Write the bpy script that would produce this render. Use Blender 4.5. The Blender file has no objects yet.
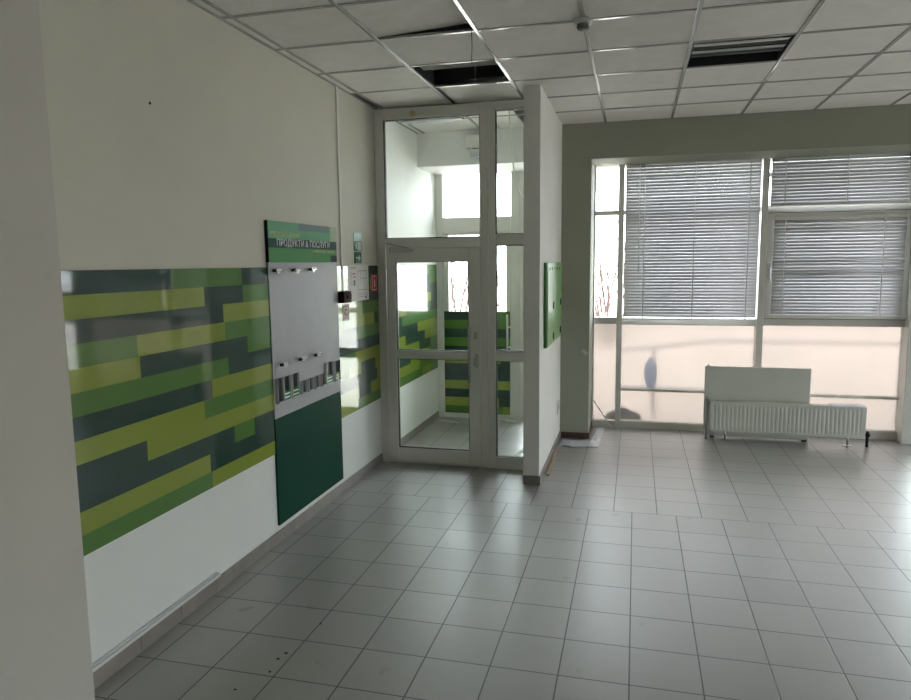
import bpy, bmesh, math, random
from mathutils import Vector, Matrix
SC = bpy.context.scene
COL = SC.collection
random.seed(7)

# ------------------------------------------------------------------ helpers
def lin(r, g, b):
    f = lambda c: (c/255/12.92) if c/255 <= .04045 else ((c/255+.055)/1.055)**2.4
    return (f(r), f(g), f(b), 1)

class MB:
    """collects shapes, builds ONE mesh object"""
    def __init__(self): self.bm = bmesh.new()
    def box(self, x0, x1, y0, y1, z0, z1, bev=0, mi=0, M=None):
        t = bmesh.new()
        v = [t.verts.new(p) for p in ((x0,y0,z0),(x1,y0,z0),(x1,y1,z0),(x0,y1,z0),(x0,y0,z1),(x1,y0,z1),(x1,y1,z1),(x0,y1,z1))]
        for f in ((3,2,1,0),(4,5,6,7),(0,1,5,4),(1,2,6,5),(2,3,7,6),(3,0,4,7)): t.faces.new([v[i] for i in f])
        if bev: bmesh.ops.bevel(t, geom=t.edges[:], offset=bev, segments=2, affect='EDGES', profile=.5)
        return self._add(t, mi, M)
    def _add(self, t, mi=0, M=None, smooth=False):
        if M is not None: bmesh.ops.transform(t, matrix=M, verts=t.verts)
        mp = {v: self.bm.verts.new(v.co) for v in t.verts}
        for f in t.faces:
            try: g = self.bm.faces.new([mp[v] for v in f.verts])
            except ValueError: continue
            g.material_index = mi; g.smooth = smooth
        t.free(); return self
    def tube(self, pts, r, n=8, mi=0, cap=True, smooth=True):
        pts = [Vector(p) for p in pts]
        rs = r if isinstance(r, (list, tuple)) else [r]*len(pts)
        rings = []; up = Vector((0,0,1))
        for i, p in enumerate(pts):
            d = (pts[min(i+1, len(pts)-1)] - pts[max(i-1, 0)]).normalized()
            a = d.cross(up)
            if a.length < 1e-3: a = d.cross(Vector((1,0,0)))
            a.normalize(); b = d.cross(a)
            rings.append([self.bm.verts.new(p + (a*math.cos(2*math.pi*k/n) + b*math.sin(2*math.pi*k/n))*rs[i]) for k in range(n)])
        for A, B in zip(rings, rings[1:]):
            for k in range(n):
                f = self.bm.faces.new((A[k], A[(k+1)%n], B[(k+1)%n], B[k])); f.smooth = smooth; f.material_index = mi
        if cap:
            for ring in (rings[0][::-1], rings[-1]):
                f = self.bm.faces.new(ring); f.material_index = mi
        return self
    def lathe(self, prof, c, n=24, mi=0, axis='z'):
        t = bmesh.new(); rings = []
        for r, h in prof:
            rings.append([t.verts.new((r*math.cos(2*math.pi*k/n), r*math.sin(2*math.pi*k/n), h)) for k in range(n)])
        for A, B in zip(rings, rings[1:]):
            for k in range(n): t.faces.new((A[k], A[(k+1)%n], B[(k+1)%n], B[k]))
        t.faces.new(rings[0][::-1]); t.faces.new(rings[-1])
        R = {'z': Matrix(), 'x': Matrix.Rotation(math.pi/2, 4, 'Y'), 'y': Matrix.Rotation(-math.pi/2, 4, 'X')}[axis]
        return self._add(t, mi, Matrix.Translation(c) @ R, smooth=True)
    def quad(self, a, b, c, d, mi=0):
        f = self.bm.faces.new([self.bm.verts.new(p) for p in (a,b,c,d)]); f.material_index = mi; return self
    def build(self, name, mats, parent=None):
        me = bpy.data.meshes.new(name)
        bmesh.ops.recalc_face_normals(self.bm, faces=self.bm.faces[:])
        self.bm.to_mesh(me); self.bm.free()
        for m in (mats if isinstance(mats, (list, tuple)) else [mats]): me.materials.append(m)
        o = bpy.data.objects.new(name, me); COL.objects.link(o)
        if parent is not None: place(o, parent)
        return o

def place(o, parent):
    """parent while keeping mesh data given in world coordinates (parents are never rotated)"""
    base = Vector((0,0,0)); p = parent
    while p is not None: base += p.location; p = p.parent
    if o.type == 'MESH': o.data.transform(Matrix.Translation(-base))
    o.parent = parent

def tag(o, label=None, cat=None, group=None, kind=None):
    if label: o['label'] = label
    if cat: o['category'] = cat
    if group: o['group'] = group
    if kind: o['kind'] = kind
    return o
def recenter(o, loc):
    o.data.transform(Matrix.Translation(-Vector(loc))); o.location = loc; return o
def thing(name, label, cat, loc, group=None):
    o = bpy.data.objects.new(name, None); COL.objects.link(o); o.location = loc; o.empty_display_size = .1
    return tag(o, label, cat, group)
def struct(o, label=None): return tag(o, label, None, None, 'structure')
def setting(name, loc, label=None):
    o = bpy.data.objects.new(name, None); COL.objects.link(o); o.location = loc; o.empty_display_size = .1
    return struct(o, label)
def copy_tree(o, parent=None):
    c = o.copy(); COL.objects.link(c); c.parent = parent
    for ch in list(o.children): copy_tree(ch, c)
    return c

# ---------------------------------------------------------------- materials
def mat(name, col, rough=.5, metal=0, spec=.5, bump=0, bscale=50, var=0, vscale=3, coat=0, emit=None):
    m = bpy.data.materials.new(name); m.use_nodes = True
    nt = m.node_tree; N = nt.nodes; L = nt.links; b = N['Principled BSDF']
    b.inputs['Base Color'].default_value = col if len(col) == 4 else (*col, 1)
    b.inputs['Roughness'].default_value = rough; b.inputs['Metallic'].default_value = metal
    b.inputs['Specular IOR Level'].default_value = spec
    b.inputs['Coat Weight'].default_value = coat; b.inputs['Coat IOR'].default_value = 1.5; b.inputs['Coat Roughness'].default_value = .04
    tc = N.new('ShaderNodeTexCoord')
    if var:
        n = N.new('ShaderNodeTexNoise'); n.inputs['Scale'].default_value = vscale; n.inputs['Detail'].default_value = 6
        L.new(tc.outputs['Object'], n.inputs['Vector'])
        mr = N.new('ShaderNodeMapRange'); mr.inputs['From Min'].default_value = .3; mr.inputs['From Max'].default_value = .7
        mr.inputs['To Min'].default_value = 1-var; mr.inputs['To Max'].default_value = 1+var*.4
        L.new(n.outputs['Fac'], mr.inputs['Value'])
        mx = N.new('ShaderNodeMix'); mx.data_type = 'RGBA'; mx.blend_type = 'MULTIPLY'; mx.inputs['Factor'].default_value = 1
        mx.inputs['A'].default_value = b.inputs['Base Color'].default_value
        L.new(mr.outputs[0], mx.inputs['B']); L.new(mx.outputs['Result'], b.inputs['Base Color'])
    if bump:
        n = N.new('ShaderNodeTexNoise'); n.inputs['Scale'].default_value = bscale; n.inputs['Detail'].default_value = 3
        L.new(tc.outputs['Object'], n.inputs['Vector'])
        bp = N.new('ShaderNodeBump'); bp.inputs['Strength'].default_value = bump; bp.inputs['Distance'].default_value = .01
        L.new(n.outputs['Fac'], bp.inputs['Height']); L.new(bp.outputs[0], b.inputs['Normal'])
    return m

def glass_mat(name, tint=(.96,.98,.97,1), rough=.01):
    m = bpy.data.materials.new(name); m.use_nodes = True
    nt = m.node_tree; N = nt.nodes; L = nt.links; N.remove(N['Principled BSDF'])
    t = N.new('ShaderNodeBsdfTransparent'); t.inputs[0].default_value = tint
    g = N.new('ShaderNodeBsdfGlossy'); g.inputs['Roughness'].default_value = rough
    fr = N.new('ShaderNodeFresnel'); fr.inputs[0].default_value = 1.33
    mx = N.new('ShaderNodeMixShader')
    L.new(fr.outputs[0], mx.inputs[0]); L.new(t.outputs[0], mx.inputs[1]); L.new(g.outputs[0], mx.inputs[2])
    L.new(mx.outputs[0], N['Material Output'].inputs[0]); return m

def fog_mat(name):
    """condensation-fogged, dusty pane: blurred refraction plus a scattering film with blotches"""
    m = bpy.data.materials.new(name); m.use_nodes = True
    nt = m.node_tree; N = nt.nodes; L = nt.links; N.remove(N['Principled BSDF'])
    rf = N.new('ShaderNodeBsdfRefraction'); rf.inputs['Color'].default_value = (FOG_T*1.0, FOG_T*.945, FOG_T*.90, 1)
    rf.inputs['Roughness'].default_value = .30; rf.inputs['IOR'].default_value = 1.22
    tl = N.new('ShaderNodeBsdfTranslucent'); tl.inputs[0].default_value = (.30,.285,.262,1)
    tc = N.new('ShaderNodeTexCoord'); n = N.new('ShaderNodeTexNoise'); n.inputs['Scale'].default_value = 1.8; n.inputs['Detail'].default_value = 2
    L.new(tc.outputs['Object'], n.inputs['Vector'])
    mr = N.new('ShaderNodeMapRange'); mr.inputs['From Min'].default_value = .35; mr.inputs['From Max'].default_value = .7
    mr.inputs['To Min'].default_value = .08; mr.inputs['To Max'].default_value = .24
    L.new(n.outputs['Fac'], mr.inputs['Value'])
    mx = N.new('ShaderNodeMixShader'); L.new(mr.outputs[0], mx.inputs[0]); L.new(rf.outputs[0], mx.inputs[1]); L.new(tl.outputs[0], mx.inputs[2])
    L.new(mx.outputs[0], N['Material Output'].inputs[0]); return m

def floor_mat(vest=False):
    m = bpy.data.materials.new('glazed_floor_tile'); m.use_nodes = True
    nt = m.node_tree; N = nt.nodes; L = nt.links; b = N['Principled BSDF']
    tc = N.new('ShaderNodeTexCoord'); sp = N.new('ShaderNodeSeparateXYZ'); L.new(tc.outputs['Object'], sp.inputs[0])
    def math_(op, a, c=None, clamp=False):
        n = N.new('ShaderNodeMath'); n.operation = op; n.use_clamp = clamp
        for i, v in enumerate((a, c)):
            if v is None: continue
            if isinstance(v, (int, float)): n.inputs[i].default_value = v
            else: L.new(v, n.inputs[i])
        return n.outputs[0]
    T = .2987; X, Y = sp.outputs[0], sp.outputs[1]
    far = math_('GREATER_THAN', Y, 4.908)
    off = math_('MULTIPLY', far, .127)          # the far field of tiles is laid with shifted joints
    u = math_('DIVIDE', math_('ADD', math_('SUBTRACT', X, .0083), off), T)
    v = math_('DIVIDE', math_('SUBTRACT', Y, 4.910), T)
    fu, fv = math_('FRACT', u), math_('FRACT', v)
    du = math_('MINIMUM', fu, math_('SUBTRACT', 1, fu)); dv = math_('MINIMUM', fv, math_('SUBTRACT', 1, fv))
    d = math_('MINIMUM', du, dv)
    grout = N.new('ShaderNodeMapRange'); grout.inputs['From Min'].default_value = .006; grout.inputs['From Max'].default_value = .014
    grout.inputs['To Min'].default_value = 1; grout.inputs['To Max'].default_value = 0; L.new(d, grout.inputs['Value'])
    cb = N.new('ShaderNodeCombineXYZ'); L.new(math_('FLOOR', u), cb.inputs[0]); L.new(math_('FLOOR', v), cb.inputs[1])
    wn = N.new('ShaderNodeTexWhiteNoise'); wn.noise_dimensions = '3D'; L.new(cb.outputs[0], wn.inputs['Vector'])
    n1 = N.new('ShaderNodeTexNoise'); n1.inputs['Scale'].default_value = 1.7; n1.inputs['Detail'].default_value = 7; L.new(tc.outputs['Object'], n1.inputs['Vector'])
    n2 = N.new('ShaderNodeTexNoise'); n2.inputs['Scale'].default_value = 9; n2.inputs['Detail'].default_value = 4; L.new(tc.outputs['Object'], n2.inputs['Vector'])
    val = math_('ADD', .80, math_('MULTIPLY', wn.outputs['Value'], .10))
    val = math_('ADD', val, math_('MULTIPLY', n1.outputs['Fac'], .20))
    val = math_('ADD', val, math_('MULTIPLY', n2.outputs['Fac'], .10))
    # a few dark scuffs
    n3 = N.new('ShaderNodeTexNoise'); n3.inputs['Scale'].default_value = 6.5; n3.inputs['Detail'].default_value = 2; L.new(tc.outputs['Object'], n3.inputs['Vector'])
    sc_ = N.new('ShaderNodeMapRange'); sc_.inputs['From Min'].default_value = .70; sc_.inputs['From Max'].default_value = .76
    sc_.inputs['To Min'].default_value = 0; sc_.inputs['To Max'].default_value = .28; L.new(n3.outputs['Fac'], sc_.inputs['Value'])
    val = math_('SUBTRACT', val, sc_.outputs[0])
    mul = N.new('ShaderNodeMix'); mul.data_type = 'RGBA'; mul.blend_type = 'MULTIPLY'; mul.inputs['Factor'].default_value = 1
    mul.inputs['A'].default_value = FLOOR_COL; L.new(val, mul.inputs['B'])
    mg = N.new('ShaderNodeMix'); mg.data_type = 'RGBA'; L.new(grout.outputs[0], mg.inputs['Factor'])
    L.new(mul.outputs['Result'], mg.inputs['A']); mg.inputs['B'].default_value = (.055,.05,.045,1)
    L.new(mg.outputs['Result'], b.inputs['Base Color'])
    rg = math_('ADD', math_('ADD', .34, math_('MULTIPLY', n1.outputs['Fac'], .24)), math_('MULTIPLY', grout.outputs[0], .3))
    L.new(rg, b.inputs['Roughness'])
    bp = N.new('ShaderNodeBump'); bp.inputs['Strength'].default_value = .5; bp.inputs['Distance'].default_value = .003
    h = math_('ADD', math_('SUBTRACT', 1, grout.outputs[0]), math_('MULTIPLY', n2.outputs['Fac'], .25))
    L.new(h, bp.inputs['Height']); L.new(bp.outputs[0], b.inputs['Normal'])
    b.inputs['Specular IOR Level'].default_value = .75
    b.inputs['Coat Weight'].default_value = .8; b.inputs['Coat Roughness'].default_value = .34
    return m

SKY = 10.0; EXPO = .30; FOG_T = .355
FLOOR_COL = (.33,.322,.312,1)
M = {}
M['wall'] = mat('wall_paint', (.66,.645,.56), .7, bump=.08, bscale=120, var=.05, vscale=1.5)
M['litwhite'] = mat('white_and_lit_wall_paint', (.83,.84,.81), .6, bump=.06, bscale=100, var=.04, vscale=2)  # white vestibule paint; also puts extra light into the lower left wall
M['wallwhite'] = mat('white_plaster', (.83,.83,.79), .7, bump=.06, bscale=100, var=.04, vscale=2)
M['column'] = mat('column_paint', (.62,.60,.54), .75, bump=.08, bscale=90, var=.05, vscale=2)
M['beam'] = mat('beam_paint', (.33,.34,.275), .75, bump=.06, bscale=90, var=.04, vscale=2)
M['coverpaint'] = mat('aged_cover_paint', (.42,.42,.36), .6)
M['ceil'] = mat('mineral_fibre_tile', (.76,.735,.70), .9, bump=.35, bscale=160, var=.06, vscale=8)
M['tbar'] = mat('white_enamelled_steel', (.40,.39,.37), .17, spec=1.0)
M['upvc'] = mat('white_upvc', (.82,.81,.77), .35, bump=.02, bscale=40, var=.05, vscale=3)
M['winframe'] = mat('white_window_profile', (.70,.69,.65), .4, var=.05, vscale=4)
M['gasket'] = mat('black_rubber', (.02,.02,.02), .6)
M['glass'] = glass_mat('clear_glass')
M['fog'] = fog_mat('fogged_glass')
M['floor'] = floor_mat()
M['skirt'] = mat('tile_skirting', (.30,.27,.245), .35, var=.2, vscale=6)
M['skirtred'] = mat('brown_red_skirting', (.10,.05,.045), .45, var=.2, vscale=6)
pan = lambda n, c: mat(n, c, .3, spec=.12, bump=.035, bscale=2.2, coat=.8)
M['gD'] = pan('glossy_dark_green', (.014,.052,.038))
M['gG'] = pan('glossy_mid_green', (.080,.200,.030))
M['gY'] = pan('glossy_olive_yellow_green', (.255,.325,.040))
M['gL'] = pan('glossy_pale_green', (.30,.42,.24))
M['gMint'] = mat('printed_mint_green', (.16,.40,.23), .6, spec=.2)
M['gGreen'] = mat('printed_leaf_green', (.07,.27,.085), .6, spec=.2)
M['gPale'] = mat('printed_pale_green', (.42,.55,.38), .6, spec=.2)
M['gGrey'] = mat('printed_grey_green', (.17,.25,.24), .6, spec=.2)
M['gDeep'] = mat('printed_deep_green', (.012,.055,.05), .6, spec=.2)
M['boardgreen'] = mat('satin_bottle_green', (.004,.055,.034), .55, spec=.12)
M['silver'] = mat('silver_laminate', (.42,.425,.45), .45, metal=.1, spec=.4, bump=.02, bscale=300, var=.05, vscale=5)
M['chrome'] = mat('chrome', (.85,.85,.86), .12, metal=1)
M['steel'] = mat('brushed_steel', (.55,.55,.54), .35, metal=1)
M['brass'] = mat('brass', (.75,.60,.30), .3, metal=1)
M['black'] = mat('black_plastic', (.015,.015,.016), .7, spec=.15)
M['dark'] = mat('dark_void_metal', (.03,.033,.034), .6)
M['insert'] = mat('dark_grey_insert', (.03,.03,.032), .35)
M['acryl'] = mat('clear_grey_acrylic', (.60,.62,.64), .15)
M['white'] = mat('white_plastic', (.75,.74,.70), .4)
M['paper'] = mat('printed_paper', (.78,.76,.73), .7)
M['ink'] = mat('grey_print', (.20,.20,.22), .7)
M['inkred'] = mat('red_print', (.45,.06,.05), .6)
M['signgreen'] = mat('safety_sign_green', (.01,.16,.09), .35)
M['signpale'] = mat('safety_sign_faded_green', (.38,.60,.52), .35)
M['signwhite'] = mat('safety_sign_white', (.78,.82,.78), .35)
M['red'] = mat('red_sign', (.42,.02,.025), .35)
M['darkred'] = mat('dark_red_plastic', (.035,.004,.008), .7, spec=.1)
M['yellowtext'] = mat('pale_yellow_lettering', (.92,.92,.50), .7, spec=.2)
M['whitetext'] = mat('white_lettering', (.92,.94,.92), .7, spec=.2)
M['slat'] = mat('grey_aluminium_slat', (.62,.62,.65), .42, metal=.2)
M['cord'] = mat('white_cord', (.85,.85,.84), .7)
M['radiator'] = mat('radiator_enamel', (.62,.63,.57), .35, var=.04, vscale=5)
M['cabgreen'] = mat('green_painted_board', (.20,.42,.15), .3, var=.05)
M['cabdark'] = mat('green_board_edge', (.03,.15,.03), .35)
M['wood'] = mat('pale_wood', (.55,.42,.28), .6, var=.25, vscale=20)
M['film'] = mat('white_plastic_film', (.70,.73,.80), .25, bump=.5, bscale=25)
M['bark'] = mat('reddish_bark', (.060,.034,.029), .9)
M['ground'] = mat('dusty_ground', (.80,.715,.655), .95, var=.12, vscale=.25)
M['kerb'] = mat('grey_kerb_stone', (.42,.38,.37), .9)
M['sack'] = mat('blue_grey_tarpaulin', (.36,.46,.66), .6, bump=.3, bscale=12)
M['darksack'] = mat('black_bag_plastic', (.010,.011,.014), .5, bump=.3, bscale=12)
M['galv'] = mat('galvanised_pipe', (.45,.45,.47), .5, metal=.6)
M['railgrey'] = mat('grey_painted_rail', (.20,.20,.195), .8, spec=.1)
M['reflgrey'] = mat('dull_reflector', (.42,.43,.43), .35)
M['steelwhite'] = mat('white_reflector', (.75,.75,.74), .25)
M['duct'] = mat('dull_galvanised_sheet', (.26,.27,.27), .5, metal=.3)

def plastic_bag_mat(name, col):
    m = bpy.data.materials.new(name); m.use_nodes = True
    nt = m.node_tree; N = nt.nodes; L = nt.links; b = N['Principled BSDF']
    b.inputs['Base Color'].default_value = (*col, 1); b.inputs['Roughness'].default_value = .5
    t = N.new('ShaderNodeBsdfTranslucent'); t.inputs[0].default_value = (*col, 1)
    mx = N.new('ShaderNodeMixShader'); mx.inputs[0].default_value = .65
    L.new(b.outputs[0], mx.inputs[1]); L.new(t.outputs[0], mx.inputs[2]); L.new(mx.outputs[0], N['Material Output'].inputs[0])
    return m
M['sack'] = plastic_bag_mat('pale_blue_plastic', (.70,.76,.88))
# ------------------------------------------------------------------ constants
CAM = Vector((0,0,1.77))
XL = -2.187; CE = 3.085; YB = -3.5; XR = 6.2; YD = 5.77; YW = 7.55; YE = 7.65
PX0, PX1, PY0 = -.845, -.716, 5.38          # partition
BEAMY, BEAMZ = 6.96, 2.75

# ------------------------------------------------------------------ the shell
f = struct(MB().box(XL-.2, XR+.2, YB-.2, 7.75, -.12, 0).build('floor', M['floor']), 'grey glazed tile floor with two tile fields')
w = MB().box(XL-.2, XL, YB-.2, 5.79, 1.0, 3.6, 0, 0).box(XL-.2, XL, YB-.2, 5.79, 0, 1.0, 0, 1).box(XL-.2, XL, 5.79, 7.75, 0, 3.6, 0, 1)  # band below the panels is painted whiter in place of brighter light
struct(w.build('wall_left', [M['wall'], M['litwhite']]), 'off-white painted left wall behind the green panels')
struct(MB().box(XL, XR, YB-.2, YB, 0, 3.6).build('wall_back', M['wall']))
w = MB()
for a in ((YB, 2.6, 0, 3.6), (6.9, 7.75, 0, 3.6)): w.box(XR, XR+.2, a[0], a[1], a[2], a[3])
w.box(XR, XR+.2, 2.6, 6.9, 0, .1).box(XR, XR+.2, 2.6, 6.9, 1.2, 3.6)
struct(w.build('wall_right', M['wall']))
# column at the left edge of view
struct(MB().box(XL, -1.878, .9, 1.952, 0, CE, .004).build('wall_column', M['column']), 'beige grey painted column at the left edge')
struct(MB().box(PX0, PX1, PY0, BEAMY, 0, CE+.2, .003).build('wall_partition', M['wallwhite']), 'white stub partition wall right of the glazed door')
struct(MB().box(PX0, -.433, BEAMY, 7.72, 0, BEAMZ, .003).build('wall_pilaster', M['beam']), 'grey pilaster left of the far window')
struct(MB().box(XL, PX0, BEAMY, 7.75, BEAMZ, 3.6).build('wall_vestibule_header', M['litwhite']), 'white header above the vestibule door')
bm_ = MB().box(PX0, XR, BEAMY, 7.75, BEAMZ, 3.6)
struct(bm_.build('wall_beam', M['beam']), 'deep grey-green beam above the far window')
struct(MB().box(PX1, -.433, BEAMY-.006, BEAMY, BEAMZ-.035, BEAMZ-.029).build('trim_2', M['beam']))
struct(MB().box(XL-.2, XR+.2, YB-.2, 7.75, 3.6, 3.75).build('ceiling_slab', M['dark']))

# suspended ceiling: tiles in one mesh, two openings, one tile lifted
cx = lambda a: -2.109 + .601*a
cyy = lambda b: 3.471 + .58*b
tiles = MB(); g = .011
xs = [XL] + [cx(a) for a in range(0, 14)] + [XR]
ys = [YB] + [cyy(b) for b in range(-12, 6)] + [BEAMY]
ys = [y for y in ys if y >= YB]
def near(a, b): return abs(a-b) < 1e-3
for x0, x1 in zip(xs, xs[1:]):
    for y0, y1 in zip(ys, ys[1:]):
        if near(y0, cyy(2)) and (near(x0, cx(1)) or near(x0, cx(4))): continue
        if near(x0, XL) and near(y0, cyy(3)): continue                      # missing cut strip by the door
        Mx = None
        if near(x0, cx(1)) and near(y0, cyy(0)):                            # lifted corner
            Mx = Matrix.Translation((x0, y0, CE)) @ Matrix.Rotation(-.06, 4, 'Y') @ Matrix.Rotation(.006, 4, 'X') @ Matrix.Translation((-x0, -y0, -CE+.004))
        if near(x0, cx(1)) and near(y0, cyy(3)): x0s = x0 + .035            # slid aside, a dark slot is left
        else: x0s = x0
        if near(x0, cx(1)) and near(y0, cyy(4)): x1 = x1-.16   # slid aside above the sidelight
        yy1 = min(y1, 7.75)
        tiles.box(x0s+g*.3, x1-g*.3, y0+g*.3, yy1-g*.3, CE, CE+.015, .003, 0, Mx)
# vestibule ceiling beyond the door line has the same height and is part of the same field
struct(tiles.build('ceiling', M['ceil']), 'suspended ceiling of grey-white mineral tiles with missing panels')
tb = MB()
for x in xs[1:-1]: tb.box(x-.012, x+.012, YB, BEAMY, CE-.006, CE+.03, .002)
for y in ys[1:-1]:
    for x0, x1 in zip(xs, xs[1:]): tb.box(x0+.0121, x1-.0121, y-.012, y+.012, CE-.0055, CE+.003, .002)
tb.box(XL, XL+.02, YB, BEAMY, CE-.006, CE+.02).box(PX1, XR, BEAMY-.02, BEAMY, CE-.006, CE+.02)
struct(tb.build('trim_1', M['tbar']), 'white ceiling grid bars')

# skirtings
sk = MB()
y = 1.955
while y < 5.73:
    sk.box(XL, XL+.012, y, min(y+.2967, 5.735), 0, .078, .002); y += .2987
struct(sk.build('baseboard_left', M['skirt']), 'brown-grey tile skirting along left wall')
sk = MB(); y = 5.81
while y < 7.58: sk.box(XL, XL+.012, y, min(y+.2967, 7.59), 0, .078, .002); y += .2987
struct(sk.build('baseboard_vestibule', M['skirt']))
sk = MB().box(PX1, PX1+.012, PY0-.012, BEAMY-.013, 0, .075, .002).box(PX0, PX1, PY0-.012, PY0, 0, .075, .002)
struct(sk.build('baseboard_partition', M['skirt']))
struct(MB().box(PX1, -.433+.012, BEAMY-.012, BEAMY, 0, .06, .002).box(-.433, -.421, BEAMY, 7.48, 0, .06, .002).build('baseboard_pilaster', M['skirtred']))

# ------------------------------------------------------------------ glazed door partition
d1 = setting('door_1', (-1.55, YD, 0), 'white plastic glazed partition with door, sidelight and toplights')
yf0, yf1 = YD-.03, YD+.04
fr = MB()
fr.box(XL+.002, -2.106, yf0, yf1, 0, 3.07, .005)              # left jamb
fr.box(-1.265, -1.136, yf0, yf1, 0, 3.07, .005)               # mullion
fr.box(-.893, PX0, yf0, yf1, 0, 3.07, .005)                   # right jamb
fr.box(-2.106, -1.265, yf0, yf1, 2.98, 3.07, .005).box(-1.136, -.893, yf0, yf1, 3.005, 3.07, .005)
fr.box(-2.106, -1.265, yf0, yf1, 1.901, 1.988, .005).box(-1.136, -.893, yf0, yf1, 1.915, 2.006, .005)
fr.box(-1.136, -.893, yf0, yf1, .942, 1.03, .005).box(-1.136, -.893, yf0, yf1, 0, .105, .005)
fr.box(-2.106, -1.265, yf0+.01, yf1, 0, .016, .003)
fr.box(-1.208, -1.193, yf0-.008, yf0+.01, 0, 3.07, .003)      # joint cover on the mullion
fr.build('frame', M['upvc'], d1)
tk = MB()
for x0, x1, z0, z1 in ((-2.106,-1.265,1.988,2.98), (-1.136,-.893,2.006,3.005), (-1.136,-.893,1.03,1.915), (-1.136,-.893,.105,.942)):
    t = .006
    for b in ((x0,x0+t,z0,z1),(x1-t,x1,z0,z1),(x0,x1,z0,z0+t),(x0,x1,z1-t,z1)): tk.box(b[0],b[1],yf0+.012,yf0+.05,b[2],b[3])
tk.build('gasket', M['gasket'], d1)
for x0, x1, z0, z1 in ((-2.106,-1.265,1.988,2.98), (-1.136,-.893,2.006,3.005), (-1.136,-.893,1.03,1.915), (-1.136,-.893,.105,.942)):
    MB().box(x0+.003, x1-.003, YD, YD+.006, z0+.003, z1-.003).build('pane', M['glass'], d1)
leaf = MB(); a0, a1 = -2.096, -1.262; ly0, ly1 = YD-.048, YD+.022
leaf.box(a0, -2.015, ly0, ly1, .02, 1.90, .006).box(-1.366, a1, ly0, ly1, .02, 1.90, .006)
for z0, z1 in ((.02,.145),(.946,1.02),(1.787,1.90)): leaf.box(-2.015, -1.366, ly0, ly1, z0, z1, .006)
lf = leaf.build('door_leaf', M['upvc'], d1)
for z0, z1 in ((.145,.946),(1.02,1.787)):
    MB().box(-2.013, -1.368, YD-.012, YD-.006, z0+.002, z1-.002).build('pane', M['glass'], lf)
gk = MB()
for z0, z1 in ((.145,.946),(1.02,1.787)):
    t = .006
    for b in ((-2.015,-2.015+t,z0,z1),(-1.366-t,-1.366,z0,z1),(-2.015,-1.366,z0,z0+t),(-2.015,-1.366,z1-t,z1)): gk.box(b[0],b[1],ly0+.01,ly0+.04,b[2],b[3])
gk.build('gasket', M['gasket'], lf)
pl = MB().tube([(-1.352,ly0-.045,.76),(-1.352,ly0-.045,1.235)], .011, 10)
for z in (.80, 1.19): pl.tube([(-1.352,ly0-.045,z),(-1.352,ly0+.004,z)], .008, 8)
pl.build('pull_bar', M['steel'], lf)
lk = MB().box(-1.318,-1.288,ly0-.008,ly0+.002,1.13,1.19,.003).tube([(-1.303,ly0-.03,1.16),(-1.303,ly0,1.16)], .011, 12)
lk.build('lock_cylinder', M['steel'], lf)
lk = MB().box(-1.312,-1.282,ly0-.006,ly0+.002,.885,1.0,.003).tube([(-1.297,ly0-.04,.965),(-1.297,ly0,.965)], .008, 8)
lk.box(-1.318,-1.28,ly0-.052,ly0-.036,.905,.975,.004)
tag(lk.build('door_handle', M['steel'], lf), 'small steel lever handle under the lock')
cl = MB().box(-2.05,-1.88,ly0-.05,ly0+.002,1.868,1.912,.006)
cl.tube([(-1.90,ly0-.055,1.905),(-1.99,ly0-.13,1.93),(-2.07,ly0-.05,1.945)], .008, 8).box(-1.90,-1.845,ly0-.04,ly0,1.872,1.895,.004)
cl.build('door_closer', M['steel'], lf)
hz = MB()
for z in (.25, 1.05, 1.72): hz.tube([(-2.10,ly0-.006,z),(-2.10,ly0-.006,z+.09)], .009, 8)
hz.build('hinge', M['upvc'], lf)

# ------------------------------------------------------------------ outer door of the vestibule
d2 = setting('door_2', (-1.7, YE, 0), 'white outer door at the back of the vestibule with green film')
fr = MB()
fr.box(XL, -2.107, YE-.04, YE+.05, 0, BEAMZ+.06, .005).box(-1.333, -1.19, YE-.04, YE+.05, 0, BEAMZ+.06, .005).box(-.89, PX0, YE-.04, YE+.05, 0, BEAMZ+.06, .005).box(-1.19, -.89, YE-.04, YE+.05, 0, .07, .005).box(-1.19, -.89, YE-.04, YE+.05, 1.2, 1.26, .005)
fr.box(-2.107, -1.333, YE-.04, YE+.05, 2.112, 2.275, .005)
fr.box(-2.107, -1.333, YE-.03, YE+.05, 0, .05, .003)
fr.box(-1.236, -1.19, YE-.06, YE-.04, 0, BEAMZ, .003)
fr.build('frame', M['winframe'], d2)
MB().box(-2.105, -1.335, YE, YE+.006, 2.277, 2.80).build('pane', M['glass'], d2)
MB().box(-1.188, -.892, YE, YE+.006, .072, 1.198).build('pane', M['glass'], d2)  # hidden fixed panes, this and the next, added to brighten the vestibule
MB().box(-1.188, -.892, YE, YE+.006, 1.262, 2.80).build('pane', M['glass'], d2)
leaf = MB()
leaf.box(-2.104, -2.05, YE-.03, YE+.03, .052, 2.110, .005).box(-1.39, -1.336, YE-.03, YE+.03, .052, 2.110, .005)
for z0, z1 in ((.052,.13),(2.082,2.110)): leaf.box(-2.05, -1.39, YE-.03, YE+.03, z0, z1, .005)
lf = leaf.build('door_leaf', M['winframe'], d2)
MB().box(-2.048, -1.392, YE, YE+.006, .132, 2.081).build('pane', M['glass'], lf)
pl = MB().tube([(-1.365,YE-.10,.80),(-1.365,YE-.10,1.20)], .013, 10)
for z in (.83, 1.06): pl.tube([(-1.365,YE-.10,z),(-1.345,YE-.02,z)], .010, 8)
pl.build('pull_bar', M['winframe'], lf)

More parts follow.
